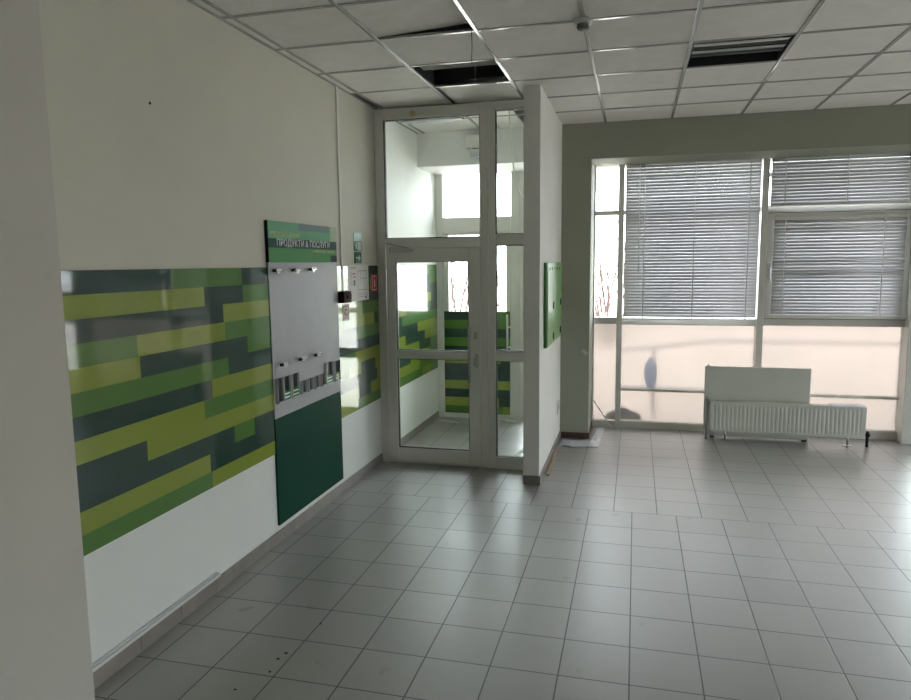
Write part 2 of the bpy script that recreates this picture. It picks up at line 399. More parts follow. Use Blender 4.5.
# ------------------------------------------------------------------ patterned green panels
def stripes(o, rows, ztop, rh, zbot, plane, name, parent=None, thick=.006):
    """rows: list of [(end, colour), ...]; one mesh, blocks of colour laid in courses"""
    b = MB(); mats = [M['gD'], M['gG'], M['gY'], M['gL']]; ix = {'D':0,'G':1,'Y':2,'L':3}
    for k, (start, segs) in enumerate(rows):
        z1 = ztop - k*rh; z0 = max(zbot, z1-rh)
        s = start
        for e, c in segs:
            if plane[0] == 'x': b.quad((plane[1], s, z0), (plane[1], e, z0), (plane[1], e, z1), (plane[1], s, z1), ix[c])
            else: b.quad((s, plane[1], z0), (e, plane[1], z0), (e, plane[1], z1), (s, plane[1], z1), ix[c])
            s = e
    s0, e0 = rows[0][0], rows[0][1][-1][0]
    # board behind the print
    n0 = len(b.bm.faces)
    if plane[0] == 'x': b.box(plane[1]-thick, plane[1]-.0003, s0, e0, zbot, ztop, 0, 0)
    else: b.box(s0, e0, plane[1]+.0003, plane[1]+thick, zbot, ztop, 0, 0)
    return b.build(name, mats, parent)
def rowsof(start, end, txt):
    out = []
    for line in txt.strip().split('|'):
        segs = []
        for tok in line.split():
            c, _, e = tok.partition(':'); segs.append((float(e) if e else end, c))
        out.append((start, segs))
    return out
ZT, ZB, RH = 1.758, .587, .0985
P1 = rowsof(1.955, 3.852, """D:2.93 G:3.555 D | Y:3.19 D:3.56 G | D:3.355 Y | G:2.665 Y:3.365 G | Y:2.675 D:3.585 G | G:3.38 D |
D:3.215 Y | Y:3.14 G | D:2.685 Y | D:3.405 G:3.62 D | Y:3.165 D | G:3.175 Y""")
o = stripes(None, P1, ZT, RH, ZB, ('x', XL+.008), 'wall_panel', thick=.008)
recenter(o, (XL+.001, 2.9, ZB)); tag(o, 'long glossy green striped panel on left wall between column and silver board', 'wall panel')
P2 = rowsof(4.872, 5.735, """Y:5.08 D | Y:5.05 D:5.55 Y:5.66 D | G:5.2 D | Y:5.35 G | G:5.1 Y:5.62 D:5.70 G | D:5.2 G | D |
G:5.18 Y | G:5.05 Y:5.3 D:5.62 Y | D:5.66 Y | Y:5.25 D:5.5 Y | Y:5.2 G""")
o = stripes(None, P2, ZT, RH, ZB, ('x', XL+.008), 'wall_panel', thick=.008)
recenter(o, (XL+.001, 5.3, ZB)); tag(o, 'short glossy green striped panel between silver board and glazed door', 'wall panel')
P3 = rowsof(5.815, 7.588, """G:6.4 Y:7.1 G | Y:6.7 D:7.3 G | D:6.3 Y:7.0 D | G:6.9 Y:7.35 D | Y:6.5 G:7.3 D | D:6.35 G:7.2 G |
D:6.85 Y | Y:6.45 D:7.1 Y | G:6.2 Y:6.9 D:7.3 G | D:6.6 Y:7.25 G | Y:6.9 G | G:7.0 Y:7.3 G""")
o = stripes(None, P3, ZT, RH, ZB, ('x', XL+.008), 'wall_panel', thick=.008)
recenter(o, (XL+.001, 6.7, ZB)); tag(o, 'green striped panel on vestibule wall seen through glazed door', 'wall panel')
P4 = rowsof(-2.104, -1.345, """D:-1.62 G | G | D | G | D:-1.5 D | Y:-1.45 D | D | D:-1.85 D | Y | D | Y:-1.47 D | G:-1.43 Y""")
film = stripes(None, P4, 1.23, .0985, .06, ('y', YE-.034), 'green_film', thick=.002)
# the film is stuck on the door leaf, so it is a part of it
place(film, lf); tag(film, 'green striped film on lower half of glass')

# ------------------------------------------------------------------ silver brochure board on the left wall
BX = XL+.014; BO = .0012
bd = thing('display_board', 'silver and dark green display board with green header on left wall', 'display board', (XL, 4.355, .115))
MB().box(XL+.002, BX, 3.852, 4.862, .808, 1.787, .0015).build('silver_panel', M['silver'], bd)
MB().box(XL+.002, BX, 3.852, 4.862, .115, .8075, .0015).build('green_panel', M['boardgreen'], bd)
HX = XL+.023
h = MB(); h.box(XL+.002, HX-.0005, 3.846, 4.846, 1.7875, 2.042, 0, 5)
def hq(y0, y1, z0, z1, mi): h.quad((HX, y0, z0), (HX, y1, z0), (HX, y1, z1), (HX, y0, z1), mi)
hq(3.846,4.25,1.935,2.042,0); hq(4.25,4.737,1.996,2.042,3); hq(4.25,4.737,1.935,1.996,0); hq(4.737,4.846,1.935,2.042,2)
hq(3.846,4.846,1.878,1.935,4); hq(3.846,4.846,1.836,1.878,1); hq(3.846,4.737,1.7875,1.836,1); hq(4.737,4.846,1.7875,1.836,4)
hd = h.build('header', [M['gMint'], M['gGreen'], M['gPale'], M['gGrey'], M['gDeep'], M['black']], bd)
FONT_CACHE = {}
def text_on_x(body, y0, y1, z0, z1, x, m, name, parent, flip=1):
    cu = bpy.data.curves.new('lettering_curve', 'FONT'); cu.body = body; cu.extrude = .002; cu.resolution_u = 3
    ob = bpy.data.objects.new('lettering_tmp', cu); COL.objects.link(ob)
    dg = bpy.context.evaluated_depsgraph_get(); dg.update()
    me = bpy.data.meshes.new_from_object(ob.evaluated_get(dg)); bpy.data.objects.remove(ob); bpy.data.curves.remove(cu)
    vx = [v.co.x for v in me.vertices]; vy = [v.co.y for v in me.vertices]
    ax, bx, ay, by = min(vx), max(vx), min(vy), max(vy)
    for v in me.vertices:
        X = (v.co.x-ax)/(bx-ax)*(y1-y0)+y0; Z = (v.co.y-ay)/(by-ay)*(z1-z0)+z0
        v.co = (x + .0006 + (v.co.z+.002)*.3*flip, X, Z)
    me.materials.clear(); me.materials.append(m)
    o = bpy.data.objects.new(name, me); COL.objects.link(o); place(o, parent); return o
text_on_x('СПЕЦІАЛЬНО ДЛЯ ВАС', 3.868, 4.262, 1.950, 1.976, HX, M['yellowtext'], 'lettering', hd)
text_on_x('ПРОДУКТИ & ПОСЛУГИ', 3.95, 4.722, 1.880, 1.934, HX, M['whitetext'], 'lettering', hd)
text_on_x('НАЙКРАЩІ УМОВИ', 4.445, 4.80, 1.849, 1.876, HX, M['yellowtext'], 'lettering', hd)

def make_clip(yc, zc, label):
    t = thing('clip_holder', label, 'clip', (BX, yc, zc), 'chrome clips on the silver board')
    c = MB().box(BX+BO, BX+.004, yc-.012, yc+.03, zc-.012, zc+.012, .001)  .box(BX+BO, BX+.03, yc-.006, yc+.008, zc-.008, zc+.006, .002)
    c.box(BX+.022, BX+.04, yc-.02, yc+.055, zc-.004, zc+.013, .003).box(BX+.024, BX+.038, yc-.01, yc+.03, zc-.02, zc-.004, .003)
    c.build('bracket', M['chrome'], t)
    MB().lathe([(.007,0),(.010,.003),(.010,.022),(.007,.026)], (BX+.030, yc-.046, zc), 14, axis='y').build('cap', M['black'], t)
    return t
c0 = None
for i, (yc, zc, lb) in enumerate([(3.900,1.737,'chrome clip, nearest of the three under the green header'), (4.150,1.737,'chrome clip, middle of the three under the green header'),
        (4.385,1.739,'chrome clip, farthest of the three under the green header'), (3.945,1.148,'chrome clip above the left pair of brochure pockets'),
        (4.195,1.148,'chrome clip above the first small card pocket'), (4.425,1.146,'chrome clip above the last small card pocket')]):
    if c0 is None: c0 = make_clip(yc, zc, lb)
    else:
        c = copy_tree(c0); c.location = (BX, yc, zc); c['label'] = lb

def make_pocket(y0, y1, z0, z1, label, card, group, lipc):
    y0 -= .022; y1 -= .022
    t = thing('brochure_pocket', label, 'brochure holder', (BX, (y0+y1)/2, z0), group)
    b = MB(); w = .005
    b.box(BX+BO, BX+.020, y0, y0+w, z0, z1, .001).box(BX+BO, BX+.020, y1-w, y1, z0, z1, .001).box(BX+BO, BX+.020, y0, y1, z0, z0+.006, .001)
    b.box(BX+.026, BX+.020, y0+w, y1-w, z0+.005, z0+.012, .001)
    b.build('tray', M['acryl'], t)
    MB().box(BX+BO, BX+.004, y0+w, y1-w, z0+.008, z1-.002).build('back_insert', M['insert'], t)
    if card:
        k = MB(); zc = z0+.008; hh = (z1-z0)*.36
        k.box(BX+.010, BX+.014, y0+w+.001, y1-w-.001, zc, zc+hh, 0, 0)
        k.box(BX+.014, BX+.0148, y0+w+.004, y1-w-.004, zc+hh*.2, zc+hh*.36, 0, 1)
        k.box(BX+.014, BX+.0148, y0+w+.004, y1-w-.004, zc+hh*.62, zc+hh*.78, 0, 1)
        k.build('brochure', [M[card], M['whitetext']], t)
    return t
LG, SG = 'tall brochure pockets on the silver board', 'small card pockets on the silver board'
make_pocket(3.893, 3.968, .902, 1.062, 'empty tall brochure pocket nearest the camera on silver board', None, LG, 1)
make_pocket(3.974, 4.066, .902, 1.060, 'second tall brochure pocket with green brochure, beside the empty one', 'gGreen', LG, 1)
make_pocket(4.088, 4.182, .902, 1.060, 'third tall brochure pocket with green brochure, just before the small pockets', 'gGreen', LG, 1)
for y0, y1, lb in ((4.226,4.292,'first small card pocket, nearest the green brochures'), (4.324,4.390,'second small card pocket from the near end'),
                   (4.424,4.486,'third small card pocket from the near end'), (4.530,4.594,'last small card pocket, next to the far tall pockets')):
    make_pocket(y0, y1, .904, .992, lb, None, SG, 0)
make_pocket(4.606, 4.722, .900, 1.060, 'tall brochure pocket with pale mint brochure right of small pockets', 'gMint', LG, 1)
make_pocket(4.760, 4.850, .900, 1.052, 'farthest tall brochure pocket at right edge of silver board', 'gY', LG, 1)

# ------------------------------------------------------------------ small things on the left wall
o = MB().box(XL, XL+.012, 4.957, 4.977, 1.57, CE, .002).build('cable_conduit', M['wallwhite'])
recenter(o, (XL, 4.967, 1.57)); tag(o, 'thin white cable conduit running up the wall beside the header board', 'cable conduit')
t = thing('alarm_box', 'small dark red alarm box below the wall conduit', 'alarm box', (XL+.008, 4.955, 1.475))
MB().box(XL+.008, XL+.055, 4.885, 5.03, 1.478, 1.566, .005).build('body', M['darkred'], t)
MB().lathe([(.016,0),(.016,.003),(.012,.006)], (XL+.055, 4.957, 1.522), 16, axis='x').build('button', M['black'], t)
# evacuation plan
PXL = XL+.010
pn = MB().box(XL+.008, PXL, 5.085, 5.505, 1.475, 1.766, 0, 0)
def pq(y0, y1, z0, z1, mi): pn.quad((PXL+.0008, y0, z0), (PXL+.0008, y1, z0), (PXL+.0008, y1, z1), (PXL+.0008, y0, z1), mi)
for z in (1.748, 1.735): pq(5.12, 5.24, z-.002, z+.002, 1)
for a in ((5.27,5.275,1.56,1.72),(5.46,5.465,1.56,1.72),(5.27,5.465,1.715,1.72),(5.27,5.465,1.56,1.565),(5.33,5.334,1.60,1.715),(5.40,5.404,1.565,1.66),(5.33,5.46,1.655,1.659)): pq(*a, 1)
pq(5.18,5.215,1.60,1.645,1); pq(5.18,5.225,1.665,1.675,2); pq(5.105,5.135,1.50,1.54,2); pq(5.17,5.22,1.69,1.70,2); pq(5.42,5.45,1.49,1.51,1)
for i in range(6): pq(5.11, 5.16, 1.70-i*.018, 1.704-i*.018, 1)
for i in range(3): pq(5.25, 5.48, 1.535-i*.015, 1.538-i*.015, 1)
o = pn.build('evacuation_plan_sign', [M['paper'], M['ink'], M['inkred']]); recenter(o, (XL+.009, 5.3, 1.475)); tag(o, 'white paper evacuation plan with floor drawing beside the glazed door', 'paper notice')
# exit signs
e = MB().box(XL, XL+.003, 5.225, 5.385, 1.878, 2.022, .0005, 0)
X = XL+.0036
def eq(y0, y1, z0, z1, mi): e.quad((X, y0, z0), (X, y1, z0), (X, y1, z1), (X, y0, z1), mi)
eq(5.225,5.385,1.955,2.022,1); eq(5.305,5.370,1.882,1.95,2)
X = XL+.0042
e.quad((X,5.255,1.89),(X,5.272,1.89),(X,5.285,1.93),(X,5.27,1.935),2); e.quad((X,5.285,1.89),(X,5.30,1.89),(X,5.285,1.93),(X,5.272,1.93),2)
e.quad((X,5.245,1.92),(X,5.25,1.912),(X,5.30,1.935),(X,5.295,1.945),2); e.lathe([(.009,0),(.009,.001)], (X, 5.278, 1.95), 12, 2, 'x')
o = e.build('exit_sign', [M['signgreen'], M['signpale'], M['signwhite']]); recenter(o, (XL, 5.305, 1.878)); tag(o, 'green running man exit sign with pale top half above the arrow sign', 'exit sign', 'green exit signs by the door')
e = MB().box(XL, XL+.003, 5.232, 5.382, 1.778, 1.868, .0005, 0); X = XL+.0036
eq(5.262,5.325,1.815,1.831,1)
e.quad((X,5.31,1.850),(X,5.350,1.823),(X,5.350,1.823),(X,5.31,1.850),1) if False else None
v = [e.bm.verts.new(p) for p in ((X,5.322,1.853),(X,5.322,1.793),(X,5.358,1.823))]; e.bm.faces.new(v).material_index = 1
o = e.build('exit_sign', [M['signgreen'], M['signwhite']]); recenter(o, (XL, 5.305, 1.778)); tag(o, 'small green exit sign with white arrow above the evacuation plan', 'exit sign', 'green exit signs by the door')
# fire extinguisher sign
e = MB().box(XL+.008, XL+.011, 5.565, 5.705, 1.535, 1.685, .001, 0); X = XL+.0118
eq(5.580,5.690,1.550,1.670,1); X = XL+.0124; eq(5.586,5.684,1.556,1.664,0); X = XL+.013; eq(5.622,5.648,1.575,1.632,1); eq(5.628,5.642,1.632,1.65,1)
o = e.build('fire_extinguisher_sign', [M['red'], M['signwhite']]); recenter(o, (XL+.008, 5.635, 1.535)); tag(o, 'red fire extinguisher sign with white outline next to the door frame', 'safety sign')
e = MB().box(XL+.008, XL+.010, 4.955, 5.075, 1.338, 1.462, .0005, 0); X = XL+.0108
for q in ((4.965,5.065,1.444,1.452),(4.965,5.065,1.348,1.356),(4.965,4.972,1.348,1.452),(5.058,5.065,1.348,1.452)): eq(*q, 1)
e.lathe([(.030,0),(.030,.0008)], (X, 5.015, 1.40), 20, 1, 'x'); e.lathe([(.018,0),(.018,.0012)], (X+.0006, 5.015, 1.40), 20, 0, 'x')
o = e.build('alarm_sign', [M['paper'], M['inkred']]); recenter(o, (XL+.008, 5.015, 1.338)); tag(o, 'white sticker with red ring below the dark red alarm box', 'safety sign')
# drill hole
o = MB().lathe([(.007,0),(.007,.002),(.003,.003)], (XL, 2.865, 2.518), 12, axis='x').build('wall_plug', M['black']); recenter(o, (XL, 2.865, 2.518))
tag(o, 'tiny dark plug hole high on the left wall', 'wall plug')
# loose trunking above the skirting
t = thing('cable_trunking', 'grey plastic cable trunking lying along top of skirting near column', 'cable trunking', (XL, 2.6, .078))
MB().box(XL, XL+.016, 1.955, 3.19, .080, .097, .002).build('channel', M['white'], t)
MB().box(XL+.001, XL+.018, 1.955, 3.17, .101, .112, .002).build('cover', M['acryl'], t)

# ------------------------------------------------------------------ partition wall board
t = thing('notice_board', 'green square board with dark slots on white partition wall', 'board', (PX1, 6.33, 1.07))
MB().box(PX1+.002, PX1+.026, 5.60, 6.72, 1.075, 1.768, .003).build('frame', M['cabdark'], t)
b = MB().box(PX1+.026, PX1+.032, 5.64, 6.72, 1.078, 1.766, .002)
b.build('front_panel', M['cabgreen'], t)
for y, z in ((6.04,1.40),(6.62,1.40),(6.04,1.135),(6.62,1.135)): MB().box(PX1+.031, PX1+.035, y-.04, y+.04, z-.03, z+.03, .002).build('slot', M['black'], t)
for i in range(5): MB().lathe([(.012,0),(.012,.003)], (PX1+.032, 5.76+i*.18, 1.715), 10, 0, 'x').build('stud', M['black'], t)
t = thing('wall_socket', 'white socket low on the partition wall under the green board', 'wall socket', (PX1, 6.72, .36))
MB().box(PX1, PX1+.012, 6.66, 6.78, .30, .42, .004).build('plate', M['white'], t)
MB().lathe([(.028,0),(.022,.004),(.021,.001)], (PX1+.012, 6.72, .36), 18, axis='x').build('outlet', M['acryl'], t)
o = MB().lathe([(.028,0),(.026,.008),(.02,.011)], (-.483, BEAMY, .88), 20, axis='y')
o = MB().lathe([(.03,-.010),(.034,-.006),(.034,0)], (-.483, BEAMY, .88), 20, axis='y').build('blank_socket_cover', M['coverpaint'])
recenter(o, (-.483, BEAMY, .88)); tag(o, 'round pale cover on the grey pilaster beside the window', 'junction cover')

# ------------------------------------------------------------------ far windows
WY0, WY1 = YW-.05, YW+.05
M1 = (-.186, -.130); M2 = (1.180, 1.242); M3 = (2.505, 2.605); XW4 = 3.90
H0, H1 = 2.79, 2.86
def window(n, x0, x1, bars, panes, label, sill=.035):
    w = setting('window_%d' % n, ((x0+x1)/2, YW, 0), label)
    b = MB()
    for z0, z1 in bars: b.box(x0, x1, WY0+.01, WY1, z0, z1, .004)
    b.build('frame', M['winframe'], w)
    for z0, z1, m in panes: MB().box(x0, x1, YW, YW+.006, z0, z1).build('pane', M[m], w)
    return w
w1 = window(1, -.433, M1[0], [(0,.07),(1.115,1.185),(2.25,2.295),(H0,H1)], [(.07,1.115,'fog'),(1.185,2.25,'glass'),(2.295,H0,'glass')], 'narrow window strip beside the pilaster')
MB().box(-.433, -.418, WY0, WY1, .07, H0, .003).build('jamb', M['winframe'], w1)
window(2, M1[1], M2[0], [(0,.075),(.403,.428),(1.11,1.185),(2.25,2.295),(H0,H1)], [(.075,.403,'fog'),(.428,1.11,'fog'),(1.185,2.25,'glass'),(2.295,H0,'glass')], 'middle window bay with blind above fogged panes')
MB().box(M1[1], M2[0], WY1, WY1+.12, .40, .428, .003).build('outer_ledge', M['winframe'], bpy.data.objects['window_2'])
w3 = window(3, M2[1], M3[0], [(0,.09),(.403,.428),(1.115,1.185),(2.225,2.30),(2.58,2.62),(H0,H1)], [(.09,.403,'fog'),(.428,1.115,'fog'),(2.30,2.58,'glass'),(2.62,H0,'glass')], 'right window bay with opening sash')
struct(MB().box(M1[0], M1[1], WY0-.03, WY1, 0, H1, .004).build('trim_3', M['winframe']), 'slim white window post left of middle bay')
struct(MB().box(M2[0], M2[1], WY0-.05, WY1, 0, H1, .004).build('trim_4', M['winframe']), 'white window post between middle and right bays')
struct(MB().box(M3[0], M3[1], WY0-.12, WY1, 0, H1, .004).build('trim_5', M['winframe']), 'broad white window post at right edge of the photograph')
# opening sash of the right bay
sx0, sx1, sz0, sz1 = M2[1]+.004, M3[0]-.004, 1.19, 2.222
s = MB(); sy0, sy1 = WY0-.035, WY0+.035; q = .062
s.box(sx0, sx0+q, sy0, sy1, sz0, sz1, .006).box(sx1-q, sx1, sy0, sy1, sz0, sz1, .006)
s.box(sx0+q, sx1-q, sy0, sy1, sz0, sz0+q, .006).box(sx0+q, sx1-q, sy0, sy1, sz1-q, sz1, .006)
sash = s.build('sash', M['winframe'], w3)
MB().box(sx0+q, sx1-q, YW-.02, YW-.014, sz0+q, sz1-q).build('pane', M['glass'], sash)
hd_ = MB().box(sx0+.012, sx0+.04, sy0-.012, sy0+.002, 1.60, 1.74, .003).tube([(sx0+.026, sy0-.01, 1.70),(sx0+.026, sy0-.045, 1.70),(sx0+.026, sy0-.05, 1.57)], .009, 8)
tag(hd_.build('window_handle', M['steel'], sash), 'grey lever handle at left of sash')
k = MB()
for a in ((M2[1]-.002, sx0+.006, sz0-.006, sz1+.006), (sx1-.006, M3[0]+.002, sz0-.006, sz1+.006)): k.box(a[0], a[1], sy0+.02, sy0+.04, a[2], a[3])
k.box(sx0, sx1, sy0+.02, sy0+.04, sz0-.006, sz0+.006).box(sx0, sx1, sy0+.02, sy0+.04, sz1-.006, sz1+.006)
k.build('gasket', M['gasket'], sash)
# bays beyond the frame of the photograph (the first shows in the glossy panel, the second is added for daylight)
window(4, M3[1], XW4, [(0,.09),(.403,.428),(1.05,1.45),(1.9,1.95),(H0,H1)], [(.09,.403,'fog'),(.428,1.05,'glass'),(1.45,1.9,'glass'),(1.95,H0,'glass')], 'window bay right of the photograph')
window(5, XW4+.1, XR, [(0,.09),(1.115,1.185),(H0,H1)], [(.09,1.115,'glass'),(1.185,H0,'glass')], 'added unseen far right window bay for daylight')
struct(MB().box(XW4, XW4+.1, WY0-.05, WY1, 0, H1, .004).build('trim_6', M['winframe']))
# right wall glazing, unseen, added to bring in daylight
w6 = setting('window_6', (XR+.1, 2.4, .1), 'added unseen side glazing right of the camera for daylight')
b = MB()
for y in (2.6, 4.6, 6.84): b.box(XR+.05, XR+.15, y, y+.06, .1, 1.2, .004)
b.box(XR+.05, XR+.15, 2.6, 6.9, .1, .16, .004).box(XR+.05, XR+.15, 2.6, 6.9, 1.15, 1.22, .004)
b.build('frame', M['winframe'], w6)
MB().box(XR+.1, XR+.106, 2.6, 6.9, .16, 1.15).build('pane', M['glass'], w6)

# ------------------------------------------------------------------ blinds
def blind(x0, x1, z0, z1, y, cords, label, gaps=(), tilt=67, pitch=.0315, axis='x', rail=.028):
    if axis == 'x': loc = ((x0+x1)/2, y, z0)
    else: loc = (y, (x0+x1)/2, z0)
    t = thing('window_blind', label, 'blind', loc, 'grey slatted blinds')
    def P(u, v, z): return (u, y+v, z) if axis == 'x' else (y+v, u, z)
    def bx(B, u0, u1, v0, v1, a, b_, bev=0):
        if axis == 'x': B.box(u0, u1, y+v0, y+v1, a, b_, bev)
        else: B.box(y+v0, y+v1, u0, u1, a, b_, bev)
    h = MB(); bx(h, x0, x1, -.016, .016, z1-rail, z1, .003); h.build('head_rail', M['white'], t)
    sl = MB(); w = .0175; z = z1-rail-.016; ta = math.radians(tilt); k = 0
    ct, st = math.cos(ta), math.sin(ta)
    while z > z0+.02:
        zz = z
        jit = random.uniform(-.05, .05)
        for gz in gaps:
            if z-pitch < gz <= z: jit = .45
        c_, s_ = math.cos(ta+jit), math.sin(ta+jit)
        # room-side edge is the lower one; slightly crowned section, real thickness
        sec = []
        for q in (-1, -.35, .35, 1):
            crown = .003*(1-q*q)
            sec.append((q*w*c_ + crown*s_*-1, q*w*s_ + crown*c_))
        up = [(a, b+.0004) for a, b in sec]; dn = [(a, b-.0004) for a, b in sec]
        va = [[sl.bm.verts.new(P(u, a, zz+b)) for a, b in up+dn[::-1]] for u in (x0+.003, x1-.003)]
        n = 8
        for i in range(n):
            fc = sl.bm.faces.new((va[0][i], va[0][(i+1)%n], va[1][(i+1)%n], va[1][i])); fc.smooth = True
        sl.bm.faces.new(va[0]); sl.bm.faces.new(va[1][::-1])
        z -= pitch; k += 1
    sl.build('slats', M['slat'], t)
    b2 = MB(); bx(b2, x0, x1, -.012, .012, z0, z0+.014, .003); b2.build('bottom_rail', M['white'], t)
    for c in cords:
        q = MB()
        for v in (-.0185, .0185): q.tube([P(c, v, z0+.006), P(c, v, z1-.02)], .0042, 6)
        q.build('ladder_cord', M['cord'], t)
    return t
BY = YW-.085
t = blind(M1[1]+.012, M2[0]-.010, 1.168, 2.80, BY, (.075, .56, 1.07), 'tall grey blind covering the middle window bay')
w_ = MB().tube([(.02, BY-.03, 2.76), (.022, BY-.032, 1.65)], .004, 6); w_.build('tilt_wand', M['cord'], t)
blind(M2[1]+.012, M3[0]-.010, 2.285, 2.80, BY-.01, (1.385, 1.93, 2.46), 'short grey blind at top of the right window bay')
blind(sx0+q-.012, sx1-q+.012, sz0+q-.032, sz1-q+.02, sy0-.022, (1.40, 2.26), 'grey blind fitted inside the opening sash frame', gaps=(2.06, 1.74, 1.66, 1.63))
blind(M3[1]+.012, XW4-.012, 1.72, 2.80, BY, (2.8, 3.7), 'blind right of the photograph, beyond the broad white post')
blind(XW4+.112, XR-.05, 1.18, 2.80, BY, (4.3, 5.8), 'blind of the added far right bay outside the photograph')

# ------------------------------------------------------------------ radiators
def panel_profile(x0, x1, yf, yb, z0, z1, n):
    """ribbed steel panel: flutes pressed into the front"""
    b = MB(); pts = []
    m = .022
    pts.append((x0, yf))
    pw = (x1-x0-2*m)/n
    for i in range(n):
        u = x0+m+i*pw
        pts += [(u, yf), (u+pw*.18, yf+.0022), (u+pw*.40, yf+.0022), (u+pw*.58, yf)]
    pts.append((x1, yf))
    bm = b.bm; rows = []
    zs = [z0, z0+.016, z0+.03, z1-.03, z1-.016, z1]
    for k, z in enumerate(zs):
        flat = k in (0, 1, 4, 5)
        rows.append([bm.verts.new((x, yf if flat else yy, z)) for x, yy in pts])
    for A, B in zip(rows, rows[1:]):
        for i in range(len(pts)-1): bm.faces.new((A[i], A[i+1], B[i+1], B[i])).smooth = False
    b.box(x0, x1, yf+.0095, yb, z0, z1, .003)
    return b
rf = thing('radiator', 'low white ribbed radiator in front of the flat panel, paper on top', 'radiator', (1.42, 7.19, 0))
RX0, RX1, RY0, RY1, RZ0, RZ1 = .742, 2.118, 7.135, 7.235, .095, .385
panel_profile(RX0, RX1, RY0, RY0+.03, RZ0, RZ1, 36).build('front_panel', M['radiator'], rf)
MB().box(RX0, RX1, RY1-.022, RY1, RZ0, RZ1, .004).build('rear_panel', M['radiator'], rf)
b = MB().box(RX0-.003, RX1+.003, RY0+.004, RY1-.002, RZ1-.004, RZ1+.006, .002)
b.box(RX0-.004, RX0+.002, RY0+.004, RY1-.004, RZ0+.01, RZ1, .001).box(RX1-.002, RX1+.004, RY0+.004, RY1-.004, RZ0+.01, RZ1, .001)
b.build('casing', M['radiator'], rf)
b = MB()
for x in (.89, 1.985):
    f_ = MB().tube([(x, 7.185, .006), (x, 7.185, RZ0+.03)], .009, 10).lathe([(.042,0),(.042,.004),(.03,.007),(.012,.014)], (x, 7.185, .0), 18)
    f_.build('foot', M['steel'], rf)
vp = MB().tube([(.712, 7.19, .0), (.712, 7.19, .43)], .011, 10).tube([(.712, 7.19, .365), (.745, 7.19, .365)], .011, 10)
vp.build('feed_pipe', M['galv'], rf)
vp = MB().lathe([(.012,0),(.019,.004),(.019,.04),(.012,.046)], (.712, 7.19, .395), 14); vp.box(.695, .705, 7.17, 7.21, .41, .45, .003)
vp.build('valve', M['galv'], rf)
vp = MB().tube([(2.115, 7.185, .125), (2.152, 7.185, .125)], .012, 10).tube([(2.152, 7.185, .0), (2.152, 7.185, .15)], .013, 10).lathe([(.02,0),(.023,.004),(.023,.03),(.016,.036)], (2.152, 7.185, .10), 14)
tag(vp.build('drain_valve', M['black'], rf), 'dark valve at right end')
rb = thing('radiator', 'tall flat white radiator panel standing behind the ribbed one', 'radiator', (1.17, 7.30, 0))
MB().box(.690, 1.660, 7.262, 7.275, .018, .725, .006).build('front_plate', M['radiator'], rb)
MB().box(.700, 1.650, 7.275, 7.325, .03, .715, .006).build('core', M['radiator'], rb)
for x in (.78, 1.63): MB().box(x-.02, x+.02, 7.268, 7.32, 0, .032, .004).build('foot', M['dark'], rb)
for x in (.705,): MB().lathe([(.014,0),(.014,.02)], (x+.02, 7.30, .715), 12).build('cap', M['steel'], rb)
# paper on the radiator
pp = MB(); bm = pp.bm; nx, ny = 10, 5; vs = []
for j in range(ny+1):
    vs.append([bm.verts.new((1.80+.30*i/nx+.02*(j/ny), 7.12+.12*j/ny-.008*math.sin(i*.9), RZ1+.0125+.004*abs(math.sin(i*1.3+j))-(.014 if j == 0 else 0))) for i in range(nx+1)])
for j in range(ny):
    for i in range(nx): bm.faces.new((vs[j][i], vs[j][i+1], vs[j+1][i+1], vs[j+1][i])).smooth = True
o = pp.build('paper_sheet', M['film']); recenter(o, (1.95, 7.18, RZ1+.006)); sm = o.modifiers.new('thickness', 'SOLIDIFY'); sm.thickness = .001; sm.offset = 1
tag(o, 'crumpled white paper sheet lying on the low radiator', 'paper')

# ------------------------------------------------------------------ things on the floor
def sheet(pts_fn, nx, ny, name, m, loc, label, cat, group=None, th=.0015):
    b = MB(); bm = b.bm
    vs = [[bm.verts.new(pts_fn(i/nx, j/ny)) for i in range(nx+1)] for j in range(ny+1)]
    for j in range(ny):
        for i in range(nx): bm.faces.new((vs[j][i], vs[j][i+1], vs[j+1][i+1], vs[j+1][i])).smooth = True
    o = b.build(name, m); recenter(o, loc); s = o.modifiers.new('thickness', 'SOLIDIFY'); s.thickness = th; s.offset = 1
    return tag(o, label, cat, group)
rnd = random.Random(3)
NZ = [[rnd.random() for _ in range(40)] for _ in range(40)]
def film_a(u, v):
    x = -.69 + .30*u; y = 6.60 + .25*v + .02*math.sin(u*9)
    return (x, y, .001 + .012*NZ[int(u*13)][int(v*9)])
def film_b(u, v):
    x = -.415 + .10*u + .03*v; y = 6.62 + .86*v
    return (x, y, .001 + .012*NZ[int(u*9)+14][int(v*19)])
sheet(film_a, 14, 8, 'plastic_film', M['film'], (-.54, 6.72, 0), 'white plastic film lying on floor in front of the pilaster', 'plastic film', 'plastic films on the floor')
sheet(film_b, 6, 20, 'plastic_film', M['film'], (-.36, 7.0, 0), 'white plastic film strip leading from pilaster corner towards the window', 'plastic film', 'plastic films on the floor')
o = MB().box(-.013, .013, 0, .80, 0, .012, .002).build('wooden_strip', M['wood']); o.location = (-.675, 5.64, .0005); o.rotation_euler = (0,0,math.radians(1.5))
tag(o, 'thin pale wooden strip on floor along the partition skirting', 'wooden strip')
o = MB().tube([(-.445+.035, 7.44, .30), (-.20, 7.36, .006)], .006, 6).build('white_rod', M['white']); recenter(o, (-.3, 7.4, 0))
tag(o, 'thin white rod leaning in the corner below the narrow window', 'rod')
